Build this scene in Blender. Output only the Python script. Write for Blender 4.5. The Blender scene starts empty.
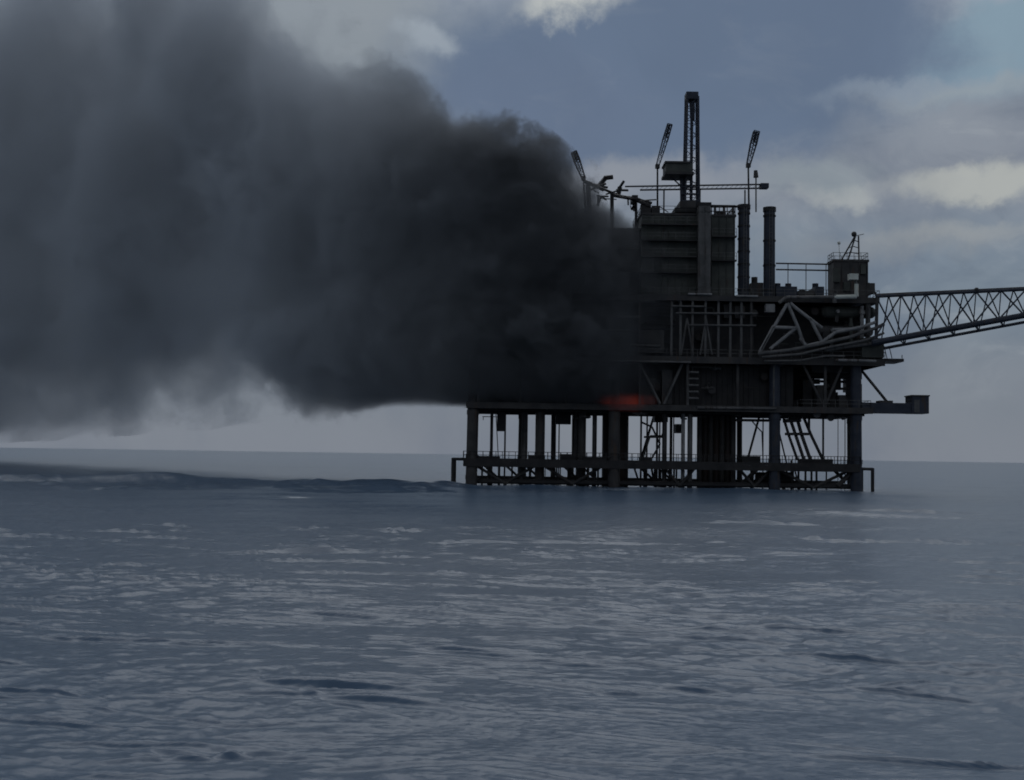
import bpy, math, random
import numpy as np
from mathutils import Vector, Matrix, noise as mnoise
random.seed(7)
rng = np.random.default_rng(11)
sc = bpy.context.scene
col = sc.collection

# ------------------------------------------------------------------ camera
F = 1236.0                     # focal length in pixels of a 1024 px wide picture
CAMZ = 4.84
PITCH = math.atan(65.0 / F)
ROLL = 0.0150
fw = Vector((0, math.cos(PITCH), math.sin(PITCH)))
r0 = Vector((1, 0, 0))
u0 = r0.cross(fw)
rt = (r0 * math.cos(ROLL) + u0 * math.sin(ROLL)).normalized()
up = rt.cross(fw).normalized()
cam_d = bpy.data.cameras.new("camera")
cam_d.sensor_fit = 'HORIZONTAL'
cam_d.sensor_width = 36.0
cam_d.lens = 36.0 * F / 1024.0
cam_d.clip_start = 0.1
cam_d.clip_end = 80000.0
cam = bpy.data.objects.new("camera", cam_d)
col.objects.link(cam)
cam.matrix_world = Matrix(((rt.x, up.x, -fw.x, 0), (rt.y, up.y, -fw.y, 0), (rt.z, up.z, -fw.z, CAMZ), (0, 0, 0, 1)))
sc.camera = cam


def at(px, py, Y):
    """the place at distance Y north that was measured at a pixel of the photograph"""
    d = fw + rt * ((px - 512.0) / F) + up * ((390.0 - py) / F)
    d = d * (Y / d.y)
    return Vector((d.x, Y, d.z + CAMZ))


# ------------------------------------------------------------------ node helpers
def srgb(r, g, b):
    f = lambda c: (c / 12.92 if c <= 0.04045 else ((c + 0.055) / 1.055) ** 2.4)
    return (f(r / 255), f(g / 255), f(b / 255), 1.0)


class NT:
    def __init__(s, tree):
        s.t = tree

    def new(s, kind, **kw):
        n = s.t.nodes.new(kind)
        for k, v in kw.items():
            setattr(n, k, v)
        return n

    def put(s, sock, v):
        if isinstance(v, bpy.types.NodeSocket):
            s.t.links.new(v, sock)
        else:
            sock.default_value = v

    def m(s, op, a, b=0.0, c=None, clamp=False):
        n = s.new('ShaderNodeMath', operation=op, use_clamp=clamp)
        s.put(n.inputs[0], a)
        s.put(n.inputs[1], b)
        if c is not None:
            s.put(n.inputs[2], c)
        return n.outputs[0]

    def rng(s, v, a, b, c=0.0, d=1.0, kind='SMOOTHSTEP'):
        n = s.new('ShaderNodeMapRange', interpolation_type=kind)
        for i, q in enumerate((v, a, b, c, d)):
            s.put(n.inputs[i], q)
        return n.outputs[0]

    def mix(s, f, a, b):
        n = s.new('ShaderNodeMix', data_type='RGBA')
        s.put(n.inputs['Factor'], f)
        s.put(n.inputs[6], a)
        s.put(n.inputs[7], b)
        return n.outputs[2]

    def noise(s, vec, scale, detail=3.0, rough=0.5, dist=0.0):
        n = s.new('ShaderNodeTexNoise')
        s.put(n.inputs['Vector'], vec)
        n.inputs['Scale'].default_value = scale
        n.inputs['Detail'].default_value = detail
        n.inputs['Roughness'].default_value = rough
        n.inputs['Distortion'].default_value = dist
        return n

    def xyz(s, x, y, z):
        n = s.new('ShaderNodeCombineXYZ')
        s.put(n.inputs[0], x)
        s.put(n.inputs[1], y)
        s.put(n.inputs[2], z)
        return n.outputs[0]


def steel(name, c1, c2, rough=0.6, scale=0.5, metallic=0.0, c3=None):
    m = bpy.data.materials.new(name)
    m.use_nodes = True
    t = NT(m.node_tree)
    b = m.node_tree.nodes['Principled BSDF']
    tc = t.new('ShaderNodeTexCoord').outputs['Object']
    n1 = t.noise(tc, scale, 5.0, 0.65)
    c = t.mix(t.rng(n1.outputs[0], 0.35, 0.65), (*c1, 1), (*c2, 1))
    if c3:
        mp = t.new('ShaderNodeMapping')
        t.put(mp.inputs[0], tc)
        mp.inputs['Scale'].default_value = (1.6, 1.6, 0.22)      # streaks of rust running down
        n2 = t.noise(mp.outputs[0], 1.0, 4.0, 0.6)
        c = t.mix(t.rng(n2.outputs[0], 0.55, 0.72), c, (*c3, 1))
    t.put(b.inputs['Base Color'], c)
    b.inputs['Roughness'].default_value = rough
    b.inputs['Metallic'].default_value = metallic
    b.inputs['Specular IOR Level'].default_value = 0.22
    return m


M = dict(
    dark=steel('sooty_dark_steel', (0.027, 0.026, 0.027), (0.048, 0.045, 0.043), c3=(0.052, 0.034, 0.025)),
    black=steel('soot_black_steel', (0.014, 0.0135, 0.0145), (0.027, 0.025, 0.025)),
    blue=steel('weathered_navy_steel', (0.020, 0.025, 0.036), (0.036, 0.040, 0.052), c3=(0.045, 0.033, 0.026)),
    green=steel('olive_grey_cladding', (0.036, 0.039, 0.035), (0.060, 0.062, 0.054), c3=(0.04, 0.031, 0.025)),
    rust=steel('rusty_red_steel', (0.026, 0.016, 0.013), (0.018, 0.016, 0.015)),
    grey=steel('weathered_grey_paint', (0.13, 0.13, 0.132), (0.21, 0.205, 0.20), c3=(0.05, 0.036, 0.03)),
    dull=steel('dull_grey_paint', (0.065, 0.064, 0.064), (0.11, 0.106, 0.102), c3=(0.035, 0.026, 0.022)),
    pale=steel('pale_pipe_paint', (0.42, 0.43, 0.38), (0.55, 0.55, 0.50), c3=(0.30, 0.22, 0.15)),
)


# ------------------------------------------------------------------ mesh helper
class MB:
    def __init__(s):
        s.v = []
        s.f = []

    def box(s, a, b):
        x0, x1 = sorted((a[0], b[0])); y0, y1 = sorted((a[1], b[1])); z0, z1 = sorted((a[2], b[2]))
        k = len(s.v)
        s.v += [(x0, y0, z0), (x1, y0, z0), (x1, y1, z0), (x0, y1, z0), (x0, y0, z1), (x1, y0, z1), (x1, y1, z1), (x0, y1, z1)]
        s.f += [tuple(k + i for i in q) for q in ((0, 3, 2, 1), (4, 5, 6, 7), (0, 1, 5, 4), (1, 2, 6, 5), (2, 3, 7, 6), (3, 0, 4, 7))]
        return s

    def tube(s, p, q, r, r2=None, n=8):
        p = Vector(p); q = Vector(q)
        r2 = r if r2 is None else r2
        d = (q - p).normalized()
        a = d.cross(Vector((0, 0, 1)) if abs(d.z) < 0.9 else Vector((1, 0, 0))).normalized()
        b = d.cross(a)
        k = len(s.v)
        for c, rr in ((p, r), (q, r2)):
            for i in range(n):
                w = 2 * math.pi * (i + 0.5) / n
                s.v.append(tuple(c + a * (rr * math.cos(w)) + b * (rr * math.sin(w))))
        for i in range(n):
            j = (i + 1) % n
            s.f.append((k + i, k + n + i, k + n + j, k + j))
        s.f.append(tuple(k + i for i in range(n)))
        s.f.append(tuple(k + n + i for i in reversed(range(n))))
        return s

    def path(s, pts, r, n=8):
        for p, q in zip(pts, pts[1:]):
            s.tube(p, q, r, n=n)
        return s

    def sphere(s, c, r, n=10, m=6, sz=1.0):
        k = len(s.v)
        for j in range(1, m):
            t = math.pi * j / m
            for i in range(n):
                w = 2 * math.pi * i / n
                s.v.append((c[0] + r * math.sin(t) * math.cos(w), c[1] + r * math.sin(t) * math.sin(w), c[2] + sz * r * math.cos(t)))
        top = len(s.v); s.v.append((c[0], c[1], c[2] + sz * r))
        bot = len(s.v); s.v.append((c[0], c[1], c[2] - sz * r))
        for j in range(m - 2):
            for i in range(n):
                a = k + j * n + i; b = k + j * n + (i + 1) % n
                s.f.append((a, a + n, b + n, b))
        for i in range(n):
            s.f.append((top, k + i, k + (i + 1) % n))
            a = k + (m - 2) * n
            s.f.append((bot, a + (i + 1) % n, a + i))
        return s

    def build(s, name, mat, parent=None):
        me = bpy.data.meshes.new(name)
        off = Vector(parent.location) if parent is not None and parent.type == 'EMPTY' else Vector((0, 0, 0))
        if parent is not None and parent.type != 'EMPTY' and parent.parent is not None:
            off = Vector(parent.parent.location)
        me.from_pydata([(v[0] - off.x, v[1] - off.y, v[2] - off.z) for v in s.v], [], s.f)
        me.materials.append(mat)
        me.update()
        o = bpy.data.objects.new(name, me)
        col.objects.link(o)
        if parent is not None:
            o.parent = parent
        return o


def tag(o, label=None, cat=None, group=None, kind=None):
    if label: o['label'] = label
    if cat: o['category'] = cat
    if group: o['group'] = group
    if kind: o['kind'] = kind
    return o


def thing(name, loc, label, cat, group=None):
    o = bpy.data.objects.new(name, None)
    o.empty_display_size = 1.0
    o.location = loc
    col.objects.link(o)
    return tag(o, label, cat, group)


def pbox(px0, px1, py0, py1, Y0, Y1):
    """corner points of a box whose front face was measured between these pixels"""
    pm, qm = 0.5 * (px0 + px1), 0.5 * (py0 + py1)
    return (at(px0, qm, Y0).x, Y0, at(pm, py1, Y0).z), (at(px1, qm, Y0).x, Y1, at(pm, py0, Y0).z)


Y0, Y1 = 190.0, 210.0
ZC, ZM, ZU, ZR = at(680, 411, Y0).z, at(700, 358, Y0).z, at(700, 296, Y0).z, at(700, 209, Y0).z


def X(px, py=410, Y=Y0):
    return at(px, py, Y).x


def rail(x0, x1, y0, y1, z, mb=None, h=1.1, step=1.6, closed=True, r=0.045):
    mb = mb or MB()
    c = [(x0, y0), (x1, y0), (x1, y1), (x0, y1)]
    segs = list(zip(c, c[1:] + c[:1])) if closed else [(c[0], c[1])]
    for (a, b), (d, e) in segs:
        L = math.hypot(d - a, e - b)
        if L < 0.1: continue
        n = max(1, int(L / step))
        for i in range(n + 1):
            t = i / n
            mb.tube((a + (d - a) * t, b + (e - b) * t, z), (a + (d - a) * t, b + (e - b) * t, z + h), r, n=4)
        for hh in (0.55, h):
            mb.tube((a, b, z + hh), (d, e, z + hh), r, n=4)
    return mb


# ------------------------------------------------------------------ THE PLATFORM
pc = Vector((X(670), 200.0, 0))
P = thing('oil_platform', pc, 'huge dark multi level offshore oil platform standing in the sea on thick legs, burning', 'oil platform')


def deck(name, x0, x1, y0, y1, z, th, mat, joists=True, lip=0.0):
    mb = MB().box((x0, y0, z), (x1, y1, z + 0.18))
    # deep edge girders and joists below the plate
    mb.box((x0, y0, z - th), (x1, y0 + 0.35, z - 0.003)).box((x0, y1 - 0.35, z - th), (x1, y1, z - 0.003))
    if joists:
        n = max(2, int((x1 - x0) / 4.0))
        for i in range(n + 1):
            xx = x0 + 0.15 + (x1 - x0 - 0.3) * i / n
            mb.box((xx - 0.14, y0 + 0.353, z - th * 0.9), (xx + 0.14, y1 - 0.353, z - 0.003))
    return mb.build(name, mat, P)


d1 = deck('cellar_deck', X(466), X(873), Y0, Y1, ZC + 0.75, 0.75, M['dark'])
d2 = deck('main_deck', X(560, 358), X(884, 358), Y0 - 0.6, Y1, ZM, 0.85, M['dark'])
d3 = deck('upper_deck', X(572, 296), X(880, 296), Y0 + 0.2, Y1, ZU, 0.7, M['dark'])
rail(X(800), X(871), Y0 + .1, Y1 - .1, ZC + 0.93).build('railing', M['dull'], d1)
rail(X(562, 358), X(884, 358), Y0 - .5, Y1 - .1, ZM + 0.18).build('railing', M['dull'], d2)
rail(X(574, 296), X(880, 296), Y0 + .3, Y1 - .1, ZU + 0.18).build('railing', M['dull'], d3)
# grid of the cellar deck underside: pipes and trays
for i in range(9):
    y = Y0 + 2 + i * 2
    MB().tube((X(470), y, ZC - 0.18), (X(868), y, ZC - 0.18), 0.16, n=6).build('deck_pipe', M['black'], P)


def leg(px, Y, r, ztop, mat='dark', batter=0.0, pxb=None):
    x = X(px, 440, Y)
    xb = x if pxb is None else X(pxb, 485, Y)
    mb = MB().tube((xb, Y, -14), (x, Y, ztop), r * 1.06, r, n=14)
    for z, k in ((ZC - 1.0, 1.12), (4.2, 1.12), (1.0, 1.10)):
        if z < ztop:
            t = (z + 14) / (ztop + 14)
            c = xb + (x - xb) * t
            mb.tube((c, Y, z), (c, Y, z + 0.7), r * k, n=14)
    return mb.build('leg', M[mat], P)


LEGS_F = [(473, 470.5), (614, 614), (774.5, 774.5), (855.5, 857)]
for a, b in LEGS_F:
    leg(a, Y0 + 1.2, 0.86, ZM, 'blue' if a > 700 else 'dark', pxb=b)
for a, b in ((523, 521), (580, 580), (739, 740), (851, 852)):
    leg(a, Y1 - 1.2, 0.70 if a != 739 else 0.45, ZM, 'dark', pxb=b)
# thick plated caisson and the wall of conductors beside it
MB().tube((X(620.5), 199, -12), (X(620.5), 199, ZC), 2.12, n=20).build('caisson', M['rust'], P)
for i in range(7):
    x = X(699.5 + i * 5.6, 450, 197)
    MB().tube((x, 197, -12), (x, 197, ZC), 0.44, n=10).build('conductor', M['rust'] if i % 2 else M['dark'], P)
for i in range(7):
    x = X(702 + i * 5.0, 450, 200)
    MB().tube((x, 200, -12), (x, 200, ZC), 0.46, n=10).build('conductor', M['dark'], P)
for px, r, mat in ((685.5, 0.30, 'grey'), (692.5, 0.40, 'dull')):
    MB().tube((X(px), 192.5, -6), (X(px), 192.5, ZC), r, n=12).build('riser', M[mat], P)
# smaller piles, risers and hoses below the cellar deck (pixel, distance, radius)
for px, Y, r in ((491.5, 196, .24), (505, 198, .14), (540, 193, .75), (553.5, 204, .42), (559, 196, .1), (573, 201, .2),
                 (582, 194, .62), (594.5, 193, .36), (641, 200, .16), (647, 195, .13),
                 (657, 205, .18), (664.5, 193, .38), (671, 204, .24), (763, 200, .10), (741.5, 196, .10), (845, 193, .07), (838, 204, .06)):
    MB().tube((X(px, 440, Y), Y, -6), (X(px, 440, Y), Y, ZC), r, n=10).build('pile' if r > .3 else 'riser', M['dark'], P)
MB().tube((X(524.5, 440, 198), 198, 4), (X(524.5, 440, 198), 198, ZC), 0.5, n=10).build('pump_column', M['dull'], P)
# hanging equipment under the cellar deck
for a in ((497, 506, 412, 431, 194), (556, 571, 410, 424, 196), (574, 590, 409, 418, 195), (664, 682, 410, 417, 196), (676, 682, 424, 433, 198),
          (655, 668, 411, 422, 202)):
    MB().box(*pbox(a[0], a[1], a[2], a[3], a[4], a[4] + 3)).build('hung_equipment', M['black'], P)
MB().box(*pbox(737, 774, 419, 421.5, 194, 195)).build('pipe_tray', M['dark'], P)
MB().path([at(752, 421, 194.5), at(757, 427, 194.5), at(762, 432, 194.5), at(763, 458, 194.5)], 0.10, 6).build('hose', M['dark'], P)
MB().path([at(643, 458, 197), at(650, 436, 197), at(662, 436, 197), at(664, 430, 197)], 0.15, 6).build('hose', M['dull'], P)
MB().path([at(641, 422, 197), at(652, 427, 197), at(660, 444, 197), at(652, 458, 197)], 0.15, 6).build('hose', M['dull'], P)
MB().tube(at(644, 437, 195), at(662, 437, 195), 0.16, n=6).build('walkway_beam', M['dark'], P)
# fan of slanted risers at the right
for a, b, c, r in ((781.5, 789, 797.5, .22), (787.5, 796, 804, .26), (795, 802, 810.5, .28), (801, 811.5, 823, .24)):
    pts = [at(a, 411, 194), at(b, 436, 194), at(c, 460, 194)]
    MB().path(pts, r, 8).build('slanted_riser', M['dark'], P)
MB().tube(at(809, 412, 195), at(809, 432, 195), 0.2, n=8).build('slanted_riser', M['dark'], P)
MB().tube(at(785, 434, 193.5), at(809, 434, 193.5), 0.22, n=6).build('riser_clamp', M['dark'], P)
MB().tube(at(783, 421, 193.5), at(801, 420, 193.5), 0.3, n=6).build('riser_clamp', M['dark'], P)
for px in (791.5, 798.5, 805.5, 811.5, 816.5):
    MB().tube((X(px, 470, 194), 194, -4), (X(px, 470, 194), 194, at(px, 460, 194).z), 0.17, n=8).build('riser', M['dark'], P)

# access walkway round the legs near the water and its bracing
zt, zb = at(660, 457, Y0).z, at(660, 467, Y0).z
wk = MB()
wk.box((X(464), Y0 + 0.2, zb + 0.5), (X(861), Y0 + 2.4, zb + 0.9))
wk.box((X(464), Y0 + 0.2, zb - 0.35), (X(861), Y0 + 0.5, zb + 0.497))
wk.box((X(480), Y1 - 2.6, zb + 0.5), (X(858), Y1 - .6, zb + 0.9))
for i in range(14):
    x = X(470) + (X(856) - X(470)) * i / 13
    wk.box((x - .15, Y0 + 2.403, zb + 0.45), (x + .15, Y1 - 2.603, zb + 0.85))
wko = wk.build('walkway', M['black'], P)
rail(X(464), X(861), Y0 + .3, Y0 + 2.3, zb + 0.9, step=1.0, r=.06).build('railing', M['black'], wko)
for a in ((478, 500, 456, 464), (528, 545, 455, 464), (560, 572, 454, 464), (582, 606, 457, 465), (640, 652, 457, 465), (742, 760, 456, 464), (800, 833, 459, 470)):
    MB().box(*pbox(a[0], a[1], a[2], a[3], Y0 + .7, Y0 + 2.2)).build('valve_cabinet', M['black'], P)


def brace(p, q, r=.28, mat='dark', name='brace'):
    return MB().tube(p, q, r, n=8).build(name, M[mat], P)


zw = 0.5
xs = [X(471), X(541), X(607), X(664), X(699), X(739), X(775), X(857)]
for i in range(len(xs) - 1):
    a, b = xs[i], xs[i + 1]
    m_ = 0.5 * (a + b)
    if i in (0, 1, 3, 5, 6):
        brace((a, Y0 + 1.6, zb + .3), (m_, Y0 + 1.6, zw), .24)
        brace((b, Y0 + 1.6, zb + .3), (m_, Y0 + 1.6, zw), .24)
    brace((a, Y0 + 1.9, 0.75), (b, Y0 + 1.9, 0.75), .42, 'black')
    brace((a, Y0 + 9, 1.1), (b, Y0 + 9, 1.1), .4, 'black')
brace(at(857, 466, Y0 + 1.5), at(838, 486, Y0 + 1.5), .38)
brace(at(832, 468, Y0 + 3), at(842, 478, Y0 + 3), .26)
brace(at(760, 466, 196), at(742, 484, 196), .35)
brace(at(756, 478, 194), at(790, 478, 194), 1.0, 'black', 'pump_caisson')
for i, px in enumerate((482, 489, 499, 512, 521, 530, 553, 570, 588, 598, 645, 655, 674, 752, 783)):
    Y = Y0 + (2, 6, 10, 14)[i % 4]
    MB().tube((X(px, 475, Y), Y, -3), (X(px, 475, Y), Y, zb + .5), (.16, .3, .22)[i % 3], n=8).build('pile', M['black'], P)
for px in (494, 516, 536, 557, 574, 592, 650, 668):
    q = at(px, 470, Y0 + 8)
    brace((q.x - 2.2, Y0 + 8, zb + .3), (q.x + 2.0, Y0 + 8, 0), .2, 'black')
rq = random.Random(77)
for i in range(26):
    px = rq.choice((rq.uniform(476, 604), rq.uniform(636, 680), rq.uniform(742, 850)))
    Y = rq.uniform(193, 208)
    zt_, zl = (zb + .5, -2) if rq.random() < .75 else (ZC, zb + .5)
    dx_ = rq.choice((0, 0, rq.uniform(-2.5, 2.5)))
    MB().tube((X(px, 470, Y), Y, zl), (X(px, 470, Y) + dx_, Y, zt_), rq.uniform(.07, .2), n=8).build('riser', M['black'], P)
# boat fenders: square hoops at both ends
for pa, pb in ((452.5, 466), (861, 874.5)):
    zt_ = at(pa, 459 if pa < 600 else 469, Y0).z
    hp = MB()
    out, inn = (pa, pb) if pa < 600 else (pb, pa)
    hp.tube((X(out, 470), Y0 + 1, -2), (X(out, 470), Y0 + 1, zt_ + .15), .27, n=8)
    hp.tube((X(out, 470), Y0 + 1, zt_), (X(inn, 470), Y0 + 1, zt_), .24, n=8)
    hp.tube((X(out, 470), Y0 + 7, -2), (X(out, 470), Y0 + 7, zt_ + .15), .27, n=8)
    hp.tube((X(out, 470), Y0 + 1, zt_), (X(out, 470), Y0 + 7, zt_), .22, n=8)
    hp.build('boat_fender', M['black'], P)

# walls and fittings between cellar deck and main deck
w = MB()
w.box((X(470), Y0 + 2.6, ZC + 0.95), (X(797), Y1 - 1, ZM - 0.9))
n = 60
for i in range(n):
    x = X(472) + (X(795) - X(472)) * i / n
    w.box((x, Y0 + 2.45, ZC + 1.0), (x + 0.18, Y0 + 2.597, ZM - 0.95))
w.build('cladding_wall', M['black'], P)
for px in (478, 520, 566, 640, 688, 738, 775, 826):
    MB().box((X(px) - .2, Y0 + .36, ZC + .935), (X(px) + .2, Y0 + .8, ZM - .86)).build('column', M['dull'] if px in (688, 775) else M['dark'], P)
for k in range(5):
    z = ZC + 2.0 + k * 1.0
    MB().tube((X(693.5, 385) - .75, Y0 - .1, z), (X(693.5, 385) + .75, Y0 - .1, z), .17, n=6).build('ladder_rung', M['dull'], P)
MB().tube((X(697), Y0 - .15, ZC + .55), (X(776), Y0 - .15, ZC + .6), .2, n=8).build('edge_pipe', M['dull'], P)
MB().tube((X(566, 362), Y0 - .9, ZM - .7), (X(690, 362), Y0 - .9, ZM - .75), .17, n=8).build('edge_pipe', M['dull'], P)
for (a, b, c, d, Y) in ((640, 655, 378, 404, 191.2), (662, 672, 370, 404, 191), (803, 812, 380, 408, 196), (817, 826, 385, 408, 193), (830, 836, 372, 408, 198),
                        (839, 846, 395, 408, 192), (812, 850, 361, 372, 193), (806, 838, 392, 402, 204), (846, 852, 361, 392, 206)):
    MB().box(*pbox(a, b, c, d, Y, Y + 2)).build('equipment_cabinet', M['dark'], P)
for a in ((783, 814, 360, 408, 203), (813, 862, 360, 379, 203), (818, 862, 397, 408, 204), (824, 833, 379, 398, 205), (836, 841, 379, 390, 205), (846, 850, 379, 398, 205), (854, 862, 384, 398, 205), (813, 820, 379, 384, 205)):
    MB().box(*pbox(*a, a[-1] + .4)).build('wall_panel', M['black'], P)
for y in (375, 381, 388):
    MB().tube(at(800, y, 199), at(858, y + 1, 199), .22, n=8).build('pipe', M['dark'], P)
for a, b in ((803, 822), (843, 826), (640, 660), (682, 664)):
    brace(at(a, 364, Y0 + .5), at(b, 404, Y0 + .5), .22, 'dark' if a > 700 else 'dull')

# walls and columns between main deck and upper deck
w = MB().box((X(566, 330), Y0 + 3.2, ZM + 0.18), (X(758, 330), Y1 - 1, ZU - 0.72))
w.box((X(758, 330), Y0 + 6, ZM + 0.185), (X(874, 330), Y1 - 2, ZU - 0.73))
w.build('cladding_wall', M['black'], P)
for i in range(12):
    z = ZM + 0.6 + i * 0.68
    MB().box((X(574, 330), Y0 + 3.0, z), (X(676, 330), Y0 + 3.197, z + .16)).build('cladding_rib', M['black' if i % 3 else 'blue'], P)
for px in (600, 640, 672, 681, 693, 706, 719, 731, 742, 752, 868):
    MB().box((X(px, 330) - .17, Y0 + .5, ZM + .18), (X(px, 330) + .17, Y0 + .85, ZU - .71)).build('column', M['dull'] if 665 < px < 750 else M['dark'], P)
for a, b, y in ((688, 756, 325), (672, 706, 306), (676, 758, 313)):
    MB().tube(at(a, y, Y0 + .3), at(b, y + .5, Y0 + .3), .15, n=6).build('header_pipe', M['dull'], P)
for a, b in ((681, 687), (693, 687), (700, 706), (712, 706)):
    brace(at(a, 355, Y0 + .4), at(b, 318, Y0 + .4), .13, 'dull')
for (a, b, c, d, Y) in ((702, 712, 332, 352, 191.5), (724, 729, 304, 318, 191.5), (735, 745, 306, 318, 191.2), (640, 664, 330, 352, 190.8), (590, 620, 338, 352, 190.8)):
    MB().box(*pbox(a, b, c, d, Y, Y + 1.4)).build('equipment_cabinet', M['dark'], P)
MB().box(*pbox(766, 775, 304, 312, 189.6, 190.8)).build('junction_box', M['grey'], P)
# bright edge pieces on the upper deck edge
for a, b, y in ((688, 712, 294), (736, 758, 296)):
    MB().tube(at(a, y, Y0 + .05), at(b, y + .3, Y0 + .05), .17, n=8).build('edge_pipe', M['grey'], P)
for a, b, y in ((600, 640, 316), (610, 655, 300), (630, 660, 345), (590, 630, 330)):
    MB().tube(at(a, y, Y0 + .6), at(b, y + 1, Y0 + .6), .2, n=8).build('header_pipe', M['dull'], P)

rc = random.Random(23)
for i in range(46):
    lv = rc.random()
    if lv < .35: pa, pb, Yc = rc.uniform(600, 862), rc.uniform(362, 396), Y0 + rc.uniform(.4, 2.0)
    elif lv < .7: pa, pb, Yc = rc.uniform(576, 870), rc.uniform(300, 345), Y0 + rc.uniform(.9, 2.6)
    else: pa, pb, Yc = rc.uniform(474, 850), rc.uniform(413, 418), Y0 + rc.uniform(.5, 12)
    w_, h_ = rc.uniform(3, 9), rc.uniform(2, 7)
    kd = rc.choice(('valve', 'cable_tray', 'hose_reel', 'pipe_spool'))
    mt = M[rc.choice(('dark', 'dark', 'black', 'dull', 'green', 'rust'))]
    p = at(pa, pb, Yc)
    mb = MB()
    if kd == 'valve':
        mb.tube(p - Vector((.9, 0, 0)), p + Vector((.9, 0, 0)), .16, n=8).sphere(p, .34).tube(p, p + Vector((0, 0, .8)), .08, n=6).tube(p + Vector((0, 0, .78)), p + Vector((0, 0, .86)), .34, n=10)
    elif kd == 'cable_tray':
        mb.box(p, p + Vector((w_ * .45, .35, .12))).box(p + Vector((.1, .05, -.5)), p + Vector((.2, .3, -.003)))
    elif kd == 'hose_reel':
        mb.tube(p, p + Vector((0, .5, 0)), .45, n=12).tube(p + Vector((0, -.06, 0)), p + Vector((0, .0, 0)), .6, n=12)
    else:
        mb.path([p, p + Vector((w_ * .16, 0, 0)), p + Vector((w_ * .16, 0, -h_ * .15)), p + Vector((w_ * .3, 0, -h_ * .15))], .15, 8)
    mb.build(kd, mt, P)

# right end of the main deck: small landing and cantilever arm
ld = MB().box(*pbox(876, 904, 358.5, 361.5, 191, 196)).build('side_landing', M['dark'], P)
mb = MB()
for px in (882, 887, 892, 902):
    mb.tube(at(px, 358.5, 191.1), at(px - (3 if px < 895 else 0), 346 if px < 895 else 355, 191.1), .07, n=5)
mb.build('railing', M['dark'], ld)
arm = MB()
a0, a1 = pbox(862, 912, 402.8, 413, Y0 + .3, Y0 + 3.3)
arm.box(a0, (a1[0], a1[1], a0[2] + .55))
for y in (Y0 + .3, Y0 + 3.0):
    arm.box((a0[0], y, a0[2] + 0.553), (a1[0], y + .3, a1[2]))
armo = arm.build('cantilever_arm', M['blue'], P)
MB().tube(at(862, 371, Y0 + 1.5), at(888, 403, Y0 + 1.5), .22, n=8).build('strut', M['dark'], armo)
MB().box(*pbox(880, 893, 400.5, 403.4, Y0 + .6, Y0 + 2.8)).build('walkway_box', M['dark'], armo)

# ------------------------------------------------------------------ cabin at the tip of the arm
b0, b1 = pbox(912.3, 929, 395, 413.5, Y0 + .1, Y0 + 3.5)
T = thing('signal_cabin', ((b0[0] + b1[0]) / 2, Y0 + 1.8, b0[2]), 'small dark box cabin at the outer end of the low cantilever arm', 'cabin')
MB().box(b0, (b1[0], b1[1], b1[2] - .2)).build('wall', M['blue'], T)
MB().box((b0[0] - .12, b0[1] - .12, b1[2] - .197), (b1[0] + .12, b1[1] + .12, b1[2])).build('roof', M['dark'], T)
MB().box((b0[0] + .3, b0[1] - .05, b0[2] + .15), (b0[0] + 1.1, b0[1] - .003, b0[2] + 2.1)).build('door', M['dull'], T)

# ------------------------------------------------------------------ modules on the upper deck
def module(name, px0, px1, py0, py1, Ya, Yb, mat, label, cat='module', ribs=True, bands=(), zbase=None, group=None):
    a, b = pbox(px0, px1, py0, py1, Ya, Yb)
    z0 = ZU + .18 if zbase is None else zbase
    T = thing(name, ((a[0] + b[0]) / 2, (Ya + Yb) / 2, z0), label, cat, group)
    MB().box((a[0], Ya, z0), (b[0], Yb, b[2] - .35)).build('wall', M[mat], T)
    MB().box((a[0] - .15, Ya - .15, b[2] - .347), (b[0] + .15, Yb + .15, b[2])).build('roof', M['dark'], T)
    if ribs:
        mb = MB()
        n = max(2, int((b[0] - a[0]) / 1.1))
        for i in range(n + 1):
            x = a[0] + .1 + (b[0] - a[0] - .2) * i / n
            mb.box((x - .08, Ya - .14, z0 + .05), (x + .08, Ya - .003, b[2] - .4))
        mb.build('stiffener', M[mat], T)
    for k, pyb in enumerate(bands):
        z = at(0.5 * (px0 + px1), pyb, Ya).z
        MB().box((a[0] - .1, Ya - 1.1, z), (b[0] + .1, Ya - .15, z + .22)).build('gallery', M['black' if k % 2 else 'dark'], T)
        rail(a[0] - .05, b[0] + .05, Ya - 1.05, Ya - .2, z + .22, closed=False).build('railing', M['dull'], T)
    return T, a, b


MA, a, b = module('accommodation_block', 641, 697, 213, 293, 193.2, 207, 'green',
                  'tall dark block with galleries on upper deck, half veiled by smoke beneath the derrick', 'module', bands=(226, 242, 258, 274))
rail(a[0], b[0], 193.2, 206.8, b[2]).build('railing', M['dark'], MA)
MB().box(*pbox(675, 697, 207.5, 212, 193.5, 202)).build('roof_cabin', M['black'], MA)
MB().box(*pbox(680, 696, 201, 207.4, 195, 201)).build('roof_cabin', M['dark'], MA)
TB, a, b = module('compressor_module', 711.5, 735, 214.5, 293, 193.6, 206, 'green',
                  'dark slab shaped compressor module right of the pale vertical duct', 'module', bands=(238, 262))
rail(a[0], b[0], 193.8, 205.8, b[2], step=1.1, r=.09, h=1.5).build('railing', M['dark'], TB)
for y in (206.5,):
    MB().tube(at(711, y, 194), at(738, y, 194), .2, n=6).build('roof_beam', M['dark'], TB)
for px in (715, 724, 733):
    MB().tube(at(px, 206.5, 194), at(px, 215, 194), .2, n=6).build('roof_post', M['dark'], TB)
MB().box(*pbox(717, 726, 210.8, 214.6, 195, 200)).build('roof_cabin', M['dark'], TB)
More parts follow.
